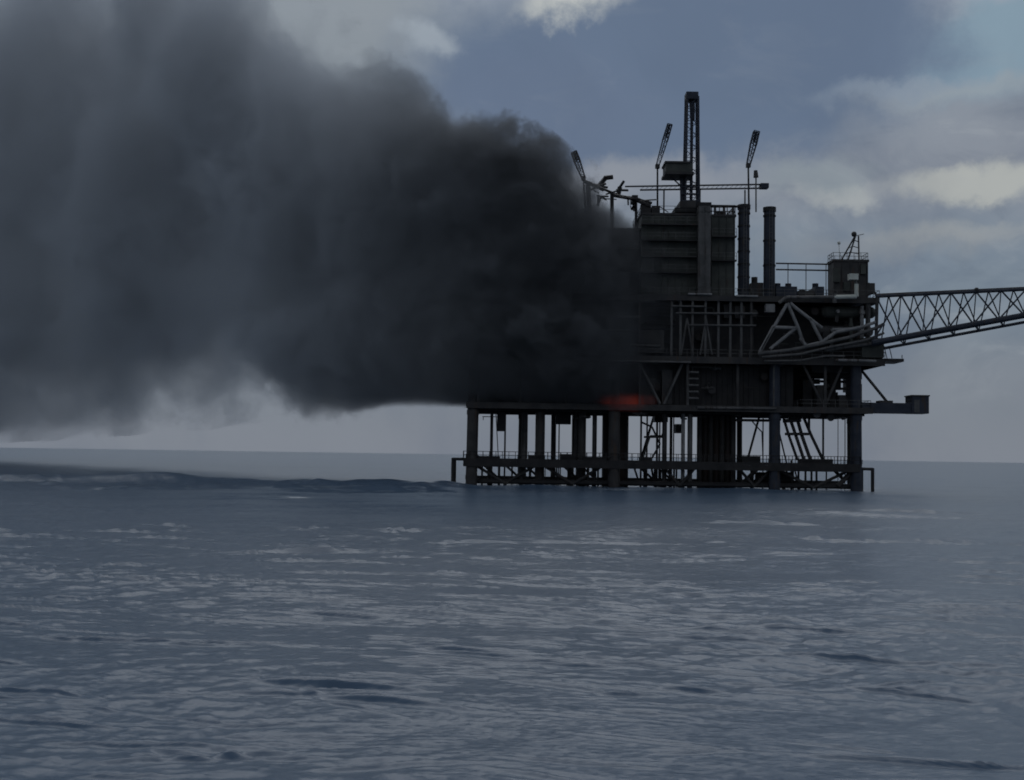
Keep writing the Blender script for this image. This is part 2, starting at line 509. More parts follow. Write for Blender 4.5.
# the damaged end lost in the smoke
TC, a, b = module('burning_module', 588, 640, 228, 293, 193.4, 207, 'black',
                  'blackened module on the left end of the upper deck, wrapped in thick smoke', 'module', bands=(250, 272))
for i, (pa, ya, pb, yb) in enumerate(((584, 181, 604, 190), (596, 186, 620, 196), (604, 178, 613, 177), (612, 195, 640, 200), (620, 187, 624, 181), (620, 187, 618, 196),
                                      (636, 200, 650, 206), (628, 197, 652, 203), (588, 184, 590, 229), (612, 192, 612, 229), (636, 199, 636, 229), (606, 177.5, 598, 187))):
    MB().tube(at(pa, ya, 196 + (i % 3) * 3), at(pb, yb, 196 + (i % 3) * 3), (.3, .22, .38)[i % 3], n=6).build('bent_roof_beam', M['black'], TC)
rj = random.Random(5)
for i in range(34):
    pa = rj.uniform(584, 662)
    ya = 178 + (pa - 584) * .44 + rj.uniform(-5, 12)
    an = rj.choice((rj.uniform(-.5, .9), rj.uniform(-.5, .9), rj.uniform(1.2, 1.9)))
    ln = rj.uniform(5, 20) * (1 if abs(an) < 1.1 else .6)
    Yq = rj.uniform(194, 204)
    MB().tube(at(pa, ya, Yq), at(pa + ln * math.cos(an), ya + ln * math.sin(an) * .8, Yq + rj.uniform(-1, 1)), rj.uniform(.07, .2), n=6).build('bent_roof_beam', M['black'], TC)
for (q, w_, e, r_) in ((642, 651, 202, 214), (632, 638, 195, 201), (652, 660, 206, 214)):
    MB().box(*pbox(q, w_, e, r_, 196, 199)).build('roof_cabin', M['black'], TC)

# ------------------------------------------------------------------ vertical ducts and stacks
def stack(px0, px1, pyt, pyb, Y, mat, label, kind='square', bands=5):
    xa, xb = X(px0, pyt, Y), X(px1, pyt, Y)
    xc, r = (xa + xb) / 2, (xb - xa) / 2
    zt_ = at((px0 + px1) / 2, pyt, Y).z
    T = thing('exhaust_stack', (xc, Y, ZU + .18), label, 'exhaust stack', 'exhaust stacks and ducts on the upper deck')
    if kind == 'square':
        MB().box((xc - r * .92, Y - r * .92, ZU + .18), (xc + r * .92, Y + r * .92, zt_ - .5)).build('shaft', M[mat], T)
        MB().box((xc - r, Y - r, zt_ - .497), (xc + r, Y + r, zt_)).build('cap', M['black'], T)
        for i in range(bands):
            z = ZU + 1.5 + (zt_ - ZU - 3) * i / max(1, bands - 1)
            MB().box((xc - r, Y - r, z), (xc + r, Y + r, z + .22)).build('band', M[mat], T)
    else:
        MB().tube((xc, Y, ZU + .18), (xc, Y, zt_ - .7), r * .9, r * .86, n=18).build('shaft', M[mat], T)
        MB().tube((xc, Y, zt_ - .697), (xc, Y, zt_), r * 1.0, n=18).build('cap', M['black'], T)
        for i in range(bands):
            z = ZU + 1.5 + (zt_ - ZU - 3) * i / max(1, bands - 1)
            MB().tube((xc, Y, z), (xc, Y, z + .25), r * .98, n=18).build('band', M['black'], T)
    lad = MB()
    for dx in (-.2, .2):
        lad.tube((xc + dx, Y - r * 1.12, ZU + .2), (xc + dx, Y - r * 1.12, zt_ - .6), .05, n=4)
    for i in range(int((zt_ - ZU) / .6)):
        lad.tube((xc - .2, Y - r * 1.12, ZU + .5 + i * .6), (xc + .2, Y - r * 1.12, ZU + .5 + i * .6), .035, n=4)
    lad.build('ladder', M['dull'], T)
    return T


stack(697.3, 710.5, 203.5, 293, 192.2, 'dull', 'pale grey square duct rising in front of the dark module below the derrick', 'square', 2)
stack(737.5, 750.5, 205, 293, 194.5, 'blue', 'dark stack standing close against the compressor module, left of the free standing stack', 'round', 7)
stack(763, 776, 207.5, 293, 194.5, 'blue', 'free standing dark stack, rightmost of the tall stacks, sky on both sides', 'round', 4)

# small plant right of the stacks
def plant(px0, px1, py0, py1, Ya, Yb, mat, label, name='equipment_skid'):
    a, b = pbox(px0, px1, py0, py1, Ya, Yb)
    T = thing(name, ((a[0] + b[0]) / 2, (Ya + Yb) / 2, ZU + .18), label, 'machinery')
    h = b[2] - ZU - .18
    MB().box((a[0], Ya, ZU + .18), (b[0], Yb, ZU + .4)).build('base', M['dark'], T)
    MB().box((a[0] + .1, Ya + .1, ZU + .4), (b[0] - .1, Yb - .1, ZU + .18 + h * .7)).build('housing', M[mat], T)
    n = max(1, int((b[0] - a[0]) / 1.6))
    for i in range(n):
        x = a[0] + (b[0] - a[0]) * (i + .5) / n
        MB().tube((x, (Ya + Yb) / 2, ZU + .18 + h * .7), (x, (Ya + Yb) / 2, ZU + .18 + h), min(.5, (b[0] - a[0]) / n * .4), n=10).build('vent', M[mat], T)
    return T


plant(751, 764, 275, 293, 195, 200, 'dark', 'low dark machinery filling the gap between the two round stacks')
plant(776, 798, 281, 293, 193, 199, 'blue', 'low machinery skid at the foot of the rightmost stack')
plant(798, 815, 287, 293, 193, 199, 'dark', 'very low skid between two taller skids right of the stacks')
plant(815, 825, 281, 293, 193, 199, 'blue', 'short boxy skid just left of the square tower block')
hl = thing('pipe_rack', at(803, 293, 198), 'two thin horizontal pipes on posts between rightmost stack and square tower block', 'pipe rack')
for y in (263.3, 269.5):
    MB().tube(at(776, y, 197), at(831, y + 1, 197), .13, n=6).build('pipe', M['blue'], hl)
for px in (788, 806, 826):
    p = at(px, 264, 197.4)
    MB().tube((p.x, 197.4, ZU + .18), p, .07, n=5).build('post', M['dull'], hl)

TT, a, b = module('tower_block', 833.5, 868, 259.5, 293, 193, 196.5, 'dark', 'square dark tower block near the right edge carrying a small tripod mast', 'module')
for px0, px1, py0, py1 in ((833, 840, 268, 282), (844, 850, 282, 290), (861, 866, 264, 274)):
    MB().box(*pbox(px0, px1, py0, py1, 192.6, 192.99)).build('louvre', M['green'], TT)
rail(a[0], b[0], 193.1, 196.4, b[2], step=1.0).build('railing', M['dull'], TT)
MB().box(*pbox(868.2, 875, 283, 293, 193.4, 200)).build('side_cabin', M['dark'], TT)
MB().tube(at(868, 283, 194), at(879, 299, 194), .2, n=6).build('stay', M['dark'], TT)
# vessels and pipe clutter below the tower block (main deck, right side)
for k, (px0, px1, py, r, mat, lab) in enumerate((
        (826, 870, 312, .95, 'green', 'horizontal pressure vessel below the tower block, upper of two'),
        (820, 868, 331, .85, 'dark', 'horizontal pressure vessel below the tower block, lower of two'))):
    T = thing('pressure_vessel', (X(848), 191.4, ZM + .2), lab, 'pressure vessel', 'horizontal vessels on the main deck')
    p, q = at(px0, py, 192.5), at(px1, py + .7, 192.5)
    sh = MB().tube(p, q, r, n=14).sphere(p, r).sphere(q, r)
    sh.build('shell', M[mat], T)
    for t in (.22, .78):
        c = p.lerp(q, t)
        MB().box((c.x - .25, c.y - .7, ZM + .18 if k else c.z - 1.6), (c.x + .25, c.y + .7, c.z - r * .6)).build('saddle', M['dark'], T)
        MB().tube((c.x, c.y - r * .9, c.z), (c.x, c.y - r - .5, c.z), .28, n=10).build('nozzle', M['grey'], T)
for k, (px, pt, pb, r, mat, lab) in enumerate(((862, 306, 350, .3, 'grey', 'upright grey pipe beside the vessels at right end'),
                                               (851, 318, 346, .22, 'green', 'short upright olive pipe in front of the lower vessel'),
                                               (869, 300, 338, .22, 'dull', 'thin upright pipe at outer right end of main deck'))):
    T = MB().tube(at(px, pb, 190.6), at(px, pt, 190.6), r, n=10).tube(at(px, pt + 8, 190.6), at(px, pt + 5, 190.6), r * 1.6, n=10).tube(at(px, pb - 3, 190.6), at(px, pb - 6, 190.6), r * 1.6, n=10)
    tag(T.build('standpipe', M[mat]), lab, 'pipe', 'standpipes at the right end')
# the pale pipe with an upturned end
T = thing('vent_pipe', at(785, 297, 189.2), 'pale cream pipe along deck edge turning up to a box shaped hood below tower block', 'pipe')
MB().path([at(779, 303, 189.2), at(786, 297.5, 189.2), at(834, 297, 189.2)], .27, 10).build('pipe_run', M['dull'], T)
MB().path([at(834, 297, 189.2), at(856.5, 296.5, 189.2), at(856.5, 284, 189.2)], .33, 10).build('pipe_end', M['pale'], T)
MB().tube(at(834.5, 293.5, 189.2), at(834.5, 303, 189.2), .3, n=8).build('flange', M['dull'], T)
MB().box(*pbox(849.5, 858.5, 273.5, 279.5, 188.8, 189.9)).build('hood', M['pale'], T)
MB().tube(at(855, 279.5, 189.3), at(856.5, 285, 189.2), .22, n=8).build('hood_neck', M['dull'], T)

# ------------------------------------------------------------------ lattice structures
def lattice(A, B, n, rc, rb, T, mat, chord='chord', x_brace=True, single=True):
    """A, B: four corner points at either end"""
    for p, q in zip(A, B):
        MB().tube(p, q, rc, n=6).build(chord, M[mat], T)
    mb = MB()
    for i in range(4):
        j = (i + 1) % 4
        for k in range(n):
            t0, t1 = k / n, (k + 1) / n
            a0, a1 = A[i].lerp(B[i], t0), A[i].lerp(B[i], t1)
            b0, b1 = A[j].lerp(B[j], t0), A[j].lerp(B[j], t1)
            mb.tube(a0, b1 if k % 2 else b1, rb, n=4)
            if x_brace: mb.tube(b0, a1, rb, n=4)
            mb.tube(a1, b1, rb, n=4)
    return mb.build('bracing', M[mat], T)


# the derrick
D = thing('lattice_derrick', at(691.5, 207, 198), 'tall narrow lattice derrick with a boxed platform half way, highest point of the rig', 'derrick')
Yd = 197.0
A = [at(685, 207, Yd), at(699, 207, Yd), at(699, 207, Yd + 2.2), at(685, 207, Yd + 2.2)]
for q, p in zip(A, (0, 1, 1, 0)): q.z = A[0].z
B = [at(687.3, 96, Yd), at(698.2, 96, Yd), at(698.2, 96, Yd + 1.8), at(687.3, 96, Yd + 1.8)]
for q in B: q.z = B[0].z
A[2].x, A[3].x, B[2].x, B[3].x = A[1].x, A[0].x, B[1].x, B[0].x
lattice(A, B, 9, .2, .06, D, 'blue', x_brace=False)
MB().tube((A[0] + A[2]) / 2, (B[0] + B[2]) / 2, .26, n=8).build('drill_string_guide', M['blue'], D)
MB().box(*pbox(686.5, 698.5, 91.5, 98.5, Yd - .2, Yd + 2.2)).build('crown_block', M['blue'], D)
MB().tube(at(692, 98, Yd + 1), at(692.5, 120, Yd + 1), .5, .38, n=10).build('travelling_block', M['blue'], D)
mbp = MB().box(*pbox(665, 694, 171.5, 174, Yd - 1.6, Yd + 3.2))
pl = mbp.build('racking_platform', M['dark'], D)
MB().box(*pbox(666, 692.5, 163, 171.4, Yd - 1.3, Yd + 2.8)).build('windbreak', M['green'], pl)
MB().box(*pbox(665, 690, 161, 162.9, Yd - 1.5, Yd + 3.0)).build('windbreak_cap', M['dark'], pl)
MB().tube(at(668, 174, Yd + .4), at(685, 190, Yd + .4), .12, n=6).build('knee_brace', M['blue'], pl)
MB().tube(at(681.5, 174, Yd + .4), at(682, 208, Yd + .4), .3, n=8).build('support_leg', M['blue'], D)
for y in (187, 194, 201):
    MB().tube(at(682, y, Yd - .1), at(699, y, Yd - .1), .16, n=6).build('girt', M['blue'], D)


def crane(p_tip, p_foot, Y, p_base, label, w=.85, dark_from=.0, mat='blue'):
    """slender luffing boom on a pedestal: tip, foot and base of the pedestal as pixels"""
    f, t, bs = at(*p_foot, Y), at(*p_tip, Y), at(*p_base, Y)
    T = thing('crane', bs, label, 'crane', 'slender cranes on top of the platform')
    d = (t - f).normalized()
    s = d.cross(Vector((0, 1, 0))).normalized()
    o = Vector((0, 1, 0))
    h = w / 2
    A = [f + s * h * .6 - o * h * .6, f - s * h * .6 - o * h * .6, f - s * h * .6 + o * h * .6, f + s * h * .6 + o * h * .6]
    m_ = f.lerp(t, .6)
    B = [m_ + s * h - o * h, m_ - s * h - o * h, m_ - s * h + o * h, m_ + s * h + o * h]
    C = [t + s * h * .9 - o * h, t - s * h * .9 - o * h, t - s * h * .9 + o * h, t + s * h * .9 + o * h]
    lattice(A, B, 5, .08, .035, T, mat, x_brace=False)
    lattice(B, C, 4, .11, .06, T, mat, x_brace=False)
    MB().tube(m_.lerp(t, .25), t, h * .5, n=8).build('boom_head', M[mat], T)
    MB().tube(f.lerp(t, .25), t, .09, n=5).build('hoist_cable', M['dark'], T)
    MB().tube(bs, f - Vector((0, 0, .4)), .17, .15, n=8).build('pedestal', M['dark'], T)
    MB().box((f.x - .35, Y - .4, f.z - .4), (f.x + .35, Y + .4, f.z + .25)).build('cab', M['dark'], T)
    return T


crane((669.8, 124.5), (657.5, 166), 203, (657.5, 214), 'crane with thin boom leaning right, just left of the tall derrick', .8)
crane((756.5, 131.5), (748.3, 165), 203, (749, 214), 'crane boom leaning right above the stacks, right of the derrick', .95)
crane((573.8, 152), (583.5, 178), 200, (587, 229), 'crane with boom leaning left at the smoky left end of the roof', .9, mat='dark')
T = thing('lamp_pole', at(755.8, 214, 199), 'short pole with a dark lantern head beside the right hand crane', 'lamp')
MB().tube(at(756, 212, 199), at(756, 177, 199), .12, n=6).build('pole', M['dull'], T)
MB().tube(at(756, 177.5, 199), at(755.6, 170.5, 199), .42, .3, n=8).build('lantern', M['dark'], T)
# long horizontal boom lying across the derrick
T = thing('crane', at(700, 207, 199.4), 'long lattice boom lying horizontal through the foot of the derrick', 'crane', 'slender cranes on top of the platform')
for Yb in (199.4, 200.6):
    for (pa, ya, pb, yb) in ((625, 186.5, 768, 184.3), (640, 190, 762, 188.2)):
        MB().tube(at(pa, ya, Yb), at(pb, yb, Yb), .14, n=6).build('chord', M['blue'], T)
mb = MB()
for i in range(26):
    t = i / 26
    pa, pb = 640 + 122 * t, 640 + 122 * (t + 1 / 26)
    mb.tube(at(pa, 190 - 1.8 * t, 199.4), at(pb, 186.2 - 2 * t, 199.4), .035, n=4)
    mb.tube(at(pa, 190 - 1.8 * t, 200.6), at(pa, 190 - 1.8 * t, 199.4), .035, n=4)
mb.build('bracing', M['blue'], T)
MB().box(*pbox(761, 769, 183, 187.5, 199.2, 200.8)).build('boom_head', M['blue'], T)
for px in (664, 700, 745):
    p = at(px, 190, 200)
    MB().tube((p.x, 200, ZR - 1.2), (p.x, 200, p.z), .13, n=6).build('rest_post', M['dull'], T)

# tripod radio mast on the tower block
T = thing('radio_mast', at(853, 259.5, 197), 'small tripod lattice mast with a round antenna on top of the square tower block', 'mast')
for a_, b_ in (((841.5, 260), (854.5, 237)), ((848, 260), (855.5, 236)), ((859, 260), (858.5, 236))):
    MB().tube(at(*a_, 196.6), at(*b_, 197), .13, n=6).build('strut', M['dark'], T)
mb = MB()
for t in (.25, .5, .75):
    p = at(841.5, 260, 196.6).lerp(at(854.5, 237, 197), t); q = at(848, 260, 196.6).lerp(at(855.5, 236, 197), t + .08); r_ = at(859, 260, 196.6).lerp(at(858.5, 236, 197), t)
    mb.tube(p, q, .08, n=4).tube(q, r_, .08, n=4)
mb.build('bracing', M['dark'], T)
pt = at(854, 234.2, 197)
MB().sphere(pt, .45).build('antenna', M['dark'], T)
MB().tube(at(855, 236, 197), at(864, 234, 197), .06, n=5).build('arm', M['dull'], T)
MB().sphere(at(839, 243, 197), .28).tube(at(839, 243, 197), at(839.5, 259.5, 197), .05, n=5).build('lamp', M['pale'], T)

# ------------------------------------------------------------------ flare boom to the right
Yf = 187.5
T = thing('flare_boom', at(880, 345, Yf), 'long tapering lattice flare boom reaching out over the sea from the right side', 'flare boom')


def bt(t): return at(876 + 300 * t, 296.3 - 14 * t, Yf + .9)           # top chord
def bb(t, o=0): return at(872 + 304 * t, 342.5 - 55 * t, Yf + o)       # lower chords (near, far)


def bl(t): return at(880 + 296 * t, 349 - 55 * t, Yf + 3.4)


def curve_part(fn, r, name, mat='blue', n=1):
    MB().path([fn(i / n) for i in range(n + 1)], r, 8).build(name, M[mat], T)


curve_part(bt, .27, 'top_chord')
curve_part(lambda t: bb(t, -.6), .42, 'bottom_chord')
curve_part(lambda t: at(872 + 304 * t, 345 - 56 * t, Yf + .3), .22, 'bottom_chord')
curve_part(bl, .25, 'bottom_chord')
nodes = 12
for i in range(nodes):
    t0, t1 = i / nodes, (i + 1) / nodes
    tm = (t0 + t1) / 2
    MB().tube(bb(t0), bt(t1), .13, n=6).build('brace', M['blue'], T)
    MB().tube(bt(t0), bb(t1), .13, n=6).build('brace', M['blue'], T)
    MB().tube(bl(t0), bt(tm), .10, n=6).build('brace', M['blue'], T)
    MB().tube(bl(t1), bt(tm), .10, n=6).build('brace', M['blue'], T)
    MB().tube(bb(t1), bl(t1), .10, n=6).build('cross_member', M['blue'], T)
    MB().tube(bb(t1), bt(t1), .09, n=6).build('brace', M['blue'], T)
MB().path([bt(0) + Vector((0, .5, .35)), bt(1) + Vector((0, .5, .35))], .12, 8).build('gas_pipe', M['dark'], T)
MB().sphere(bt(.335) + Vector((0, 0, .25)), .4).build('light_fitting', M['dark'], T)
e = bt(1)
MB().tube(e - Vector((.5, 0, 1.5)), e + Vector((.4, 0, 2.6)), .4, .55, n=10).build('flare_tip', M['rust'], T)
# foot of the boom: grey tubular frame and cables sweeping in front of the main deck
fr = [((787, 304), (759.5, 352)), ((787.5, 303), (797.5, 326)), ((797, 309), (822, 328)), ((772, 327), (796, 328)), ((796, 328), (770, 349)), ((790, 303), (797, 309)),
      ((797.5, 326), (803, 342)), ((810, 318), (822, 342)), ((773, 327), (761, 350))]
for p, q in fr:
    MB().tube(at(*p, 188.6), at(*q, 188.6), .26, n=8).build('foot_frame', M['grey'], T)
for k, pts in enumerate(([(758, 353.5), (790, 350), (820, 344), (850, 337), (876, 328), (884, 324)],
                         [(762, 357), (800, 354), (830, 347), (866, 340), (884, 333)],
                         [(800, 338), (806, 346), (822, 342), (836, 332), (862, 327), (876, 322)],
                         [(764, 361), (800, 360.5), (825, 356), (845, 356)],
                         [(836, 360), (860, 360.5), (876, 361)],
                         [(832, 329.5), (860, 329)],
                         [(825, 350), (850, 346), (882, 342)])):
    MB().path([at(*p, 188.2 + .12 * k) for p in pts], (.27, .2, .26, .15, .2, .25, .3)[k], 8).build('hung_pipe', M['dull' if k in (0, 1, 3, 6) else 'grey'], T)
MB().box(*pbox(862, 884, 338, 357.5, 189.3, 193.5)).build('hinge_block', M['green'], T)
MB().tube(at(877, 297, 188.4), at(876, 345, 188.4), .26, n=8).build('king_post', M['dark'], T)

# ------------------------------------------------------------------ fire
fc = at(626, 402, 190.3)
fmb = MB().sphere((0, 0, 0), 1.0, 28, 16)
fmb.v = [(fc.x + 6.0 * v[0] * (1 + .12 * math.sin(5 * v[2] + 3 * v[1])), fc.y + 1.9 * v[1], fc.z + 1.95 * v[2] * (1 + .25 * math.sin(7 * v[0] + 2) * max(0, v[2]))) for v in fmb.v]
fm = bpy.data.materials.new('flame_glow')
fm.use_nodes = True
t = NT(fm.node_tree)
fm.node_tree.nodes.remove(fm.node_tree.nodes['Principled BSDF'])
tc = t.new('ShaderNodeTexCoord').outputs['Object']
q = t.new('ShaderNodeVectorMath', operation='SUBTRACT'); t.put(q.inputs[0], tc); q.inputs[1].default_value = tuple(fc)
q2 = t.new('ShaderNodeVectorMath', operation='DIVIDE'); t.put(q2.inputs[0], q.outputs[0]); q2.inputs[1].default_value = (6.0, 1.9, 1.95)
q3 = t.new('ShaderNodeVectorMath', operation='LENGTH'); t.put(q3.inputs[0], q2.outputs[0])
nz = t.noise(tc, .55, 3.0, .6)
k = t.rng(t.m('ADD', q3.outputs['Value'], t.m('MULTIPLY', nz.outputs[0], .9)), 1.35, .55)
pv = t.new('ShaderNodeVolumePrincipled')
pv.inputs['Density'].default_value = 0.0
pv.inputs['Emission Color'].default_value = (1.0, 0.15, 0.10, 1)
t.put(pv.inputs['Emission Strength'], t.m('MULTIPLY', k, .026))
t.t.links.new(pv.outputs[0], fm.node_tree.nodes['Material Output'].inputs['Volume'])
fm.cycles.volume_step_rate = 0.5
tag(fmb.build('fire', fm), 'dull red fire glowing at the deck edge under the smoke', 'fire')

# ------------------------------------------------------------------ smoke
YS = 199.0
TOP = [(690, 275), (672, 240), (655, 223), (630, 207), (600, 192), (585, 186), (570, 176), (550, 160), (530, 144), (495, 126), (455, 108), (420, 84), (380, 74), (345, 48), (300, 26), (250, 4), (180, -20), (90, -35), (0, -40), (-120, -40), (-230, -30)]
BOT = [(690, 335), (672, 378), (655, 408), (638, 414), (600, 416), (585, 415), (570, 415), (550, 414), (530, 414), (495, 414), (455, 412), (420, 411), (380, 414), (345, 419), (300, 424), (250, 416), (180, 424), (90, 431), (0, 432), (-120, 440), (-230, 438)]
# the wind carries the plume to the left and away from the camera
WAY = [(-230, 560), (-120, 475), (0, 400), (90, 345), (180, 292), (250, 258), (345, 226), (420, 206), (480, 199), (600, 199), (690, 199)]
DEEP = [(-230, 75), (-120, 66), (0, 55), (90, 46), (180, 38), (250, 32), (345, 25), (420, 20), (495, 17.5), (600, 17), (638, 13.5), (672, 10.5), (690, 8)]
XPX = lambda px: at(px, 300, float(np.interp(px, *zip(*WAY)))).x
xs_, zt_s, zb_s = [], [], []
for (pa, ya), (pb, yb) in zip(TOP, BOT):
    Yp = float(np.interp(pa, *zip(*WAY)))
    xs_.append(XPX(pa)); zt_s.append(at(pa, ya, Yp).z); zb_s.append(at(pb, yb, Yp).z)
order = np.argsort(xs_)
xs_ = np.array(xs_)[order]; zt_s = np.array(zt_s)[order]; zb_s = np.array(zb_s)[order]
yc_x, yc_v = [XPX(p) for p, _ in WAY], [v for _, v in WAY]
hy_x, hy_v = [XPX(p) for p, _ in DEEP], [v for _, v in DEEP]
SX0, SX1 = float(xs_[0]), float(xs_[-1])
zlo, zhi = float(zb_s.min()) - 1, float(zt_s.max()) + 1


def hull():
    nx, na = 220, 56
    v, f = [], []
    for i in range(nx):
        u = i / (nx - 1)
        x = SX0 + (SX1 - SX0) * u
        a, b = np.interp(x, xs_, zt_s), np.interp(x, xs_, zb_s)
        zc, hz, hy, yc = (a + b) / 2, (a - b) / 2, np.interp(x, hy_x, hy_v), np.interp(x, yc_x, yc_v)
        for k in range(na):
            w_ = 2 * math.pi * k / na
            cw, sw = math.cos(w_), math.sin(w_)
            q = (abs(cw) ** 3.2 + abs(sw) ** 3.2) ** (-1 / 3.2)
            y, z = hy * cw * q, hz * sw * q
            nn = mnoise.fractal(Vector((x * .06, y * .06 + 7, z * .06)), 1.0, 2.0, 4)
            s = 1.0 + 0.05 * nn * (1 if math.sin(w_) > -.3 else .3)
            v.append((x, yc + y * s * 1.14, max(1.0, zc + z * s * (1.14 if z > 0 else 1.04))))
    for i in range(nx - 1):
        for k in range(na):
            a = i * na + k; b = i * na + (k + 1) % na
            f.append((a, b, b + na, a + na))
    f.append(tuple(reversed(range(na))))
    f.append(tuple((nx - 1) * na + k for k in range(na)))
    me = bpy.data.meshes.new('smoke_plume')
    me.from_pydata(v, [], f)
    me.update()
    o = bpy.data.objects.new('smoke_plume', me)
    col.objects.link(o)
    return o


sm = hull()
tag(sm, 'vast black smoke plume drifting left from the burning platform, thinning to grey', 'smoke', kind='stuff')
smm = bpy.data.materials.new('black_smoke')
smm.use_nodes = True
t = NT(smm.node_tree)
smm.node_tree.nodes.remove(smm.node_tree.nodes['Principled BSDF'])
tc = t.new('ShaderNodeTexCoord').outputs['Object']
# billow warp
warp = t.noise(tc, .045, 0.0, .5)
wv = t.new('ShaderNodeVectorMath', operation='SUBTRACT')
t.put(wv.inputs[0], warp.outputs[1]); wv.inputs[1].default_value = (.5, .5, .5)
ws = t.new('ShaderNodeVectorMath', operation='MULTIPLY_ADD')
t.put(ws.inputs[0], wv.outputs[0]); ws.inputs[1].default_value = (9, 9, 9); t.put(ws.inputs[2], tc)
sp = t.new('ShaderNodeSeparateXYZ'); t.put(sp.inputs[0], tc)
x, y, z = sp.outputs
u = t.rng(x, SX0, SX1, kind='LINEAR')


def curve(xs, vs, lo, hi):
    n = t.new('ShaderNodeFloatCurve')
    c = n.mapping.curves[0]
    pts = [((a - SX0) / (SX1 - SX0), (v - lo) / (hi - lo)) for a, v in zip(xs, vs)]
    while len(c.points) < len(pts): c.points.new(.5, .5)
    for p, q in zip(c.points, pts):
        p.location = q; p.handle_type = 'AUTO_CLAMPED'
    n.mapping.update()
    t.put(n.inputs['Value'], u)
    return t.rng(n.outputs[0], 0.0, 1.0, lo, hi, kind='LINEAR')


ztop, zbot = curve(xs_, zt_s, zlo, zhi), curve(xs_, zb_s, zlo, zhi)
hy = curve(hy_x, hy_v, 0, 80)
yc = curve(yc_x, yc_v, 190, 570)
zc = t.m('MULTIPLY', t.m('ADD', ztop, zbot), .5)
hz = t.m('MULTIPLY', t.m('SUBTRACT', ztop, zbot), .5)
dz = t.m('DIVIDE', t.m('SUBTRACT', z, zc), hz)
dy = t.m('DIVIDE', t.m('SUBTRACT', y, yc), hy)
az_, ay_ = t.m('ABSOLUTE', dz), t.m('ABSOLUTE', dy)
rr = t.m('POWER', t.m('ADD', t.m('POWER', az_, 3.2), t.m('POWER', ay_, 3.2)), 1 / 3.2)
s = t.m('SUBTRACT', 1.0, rr)
# eroding noise: large billows plus finer curls
n1 = t.noise(ws.outputs[0], .062, 6.0, .66)
rid = t.m('ABSOLUTE', t.m('MULTIPLY_ADD', n1.outputs[0], 2.0, -1.0))          # creases between billows
er = t.m('ADD', t.m('MULTIPLY', t.m('SUBTRACT', n1.outputs[0], .5), 1.55), t.m('MULTIPLY', rid, -.35))
n2 = t.noise(ws.outputs[0], .024, 6.0, .60)                           # bigger rolls where the plume has grown
er = t.m('ADD', er, t.m('MULTIPLY', t.m('SUBTRACT', n2.outputs[0], .5), t.rng(x, XPX(470), XPX(300), .2, 1.7)))
er = t.m('ADD', er, .08)
# the underside near the platform is straight: erode less there
low = t.rng(dz, -1.0, -.3)
er = t.m('MULTIPLY', er, t.rng(low, 0, 1, t.rng(x, XPX(300), XPX(425), .7, .12), 1.0, kind='LINEAR'))
e_ = t.m('SUBTRACT', s, er)
soft = t.m('MULTIPLY', curve([SX0, XPX(60), XPX(320), 0, SX1], [.34, .24, .15, .12, .12], 0, .5), t.rng(low, 0, 1, t.rng(x, XPX(150), XPX(390), 1.0, .4), 1.0, kind='LINEAR'))
body = t.rng(e_, 0.0, soft)
core = curve([XPX(p) for p in (-230, -50, 60, 150, 250, 330, 400, 480, 562, 612, 650, 690)], [.023, .031, .039, .052, .075, .095, .17, .40, .55, .26, .09, .0], 0, .9)
var = n2
dens = t.m('MULTIPLY', t.m('MULTIPLY', body, t.m('MULTIPLY', core, t.rng(n1.outputs[0], .38, .62, .5, 1.45, kind='LINEAR'))), t.rng(var.outputs[0], .36, .64, 1.7, .4, kind='LINEAR'))
pv = t.new('ShaderNodeVolumePrincipled')
t.put(pv.inputs['Color'], t.mix(t.rng(x, XPX(270), XPX(570)), (0.58, 0.62, 0.67, 1), (0.20, 0.208, 0.22, 1)))   # fresh soot is blacker than the aged, mixed smoke
pv.inputs['Absorption Color'].default_value = (0, 0, 0, 1)
pv.inputs['Anisotropy'].default_value = 0.1
t.put(pv.inputs['Density'], dens)
t.t.links.new(pv.outputs[0], smm.node_tree.nodes['Material Output'].inputs['Volume'])
smm.cycles.volume_step_rate = 0.10
sm.data.materials.append(smm)

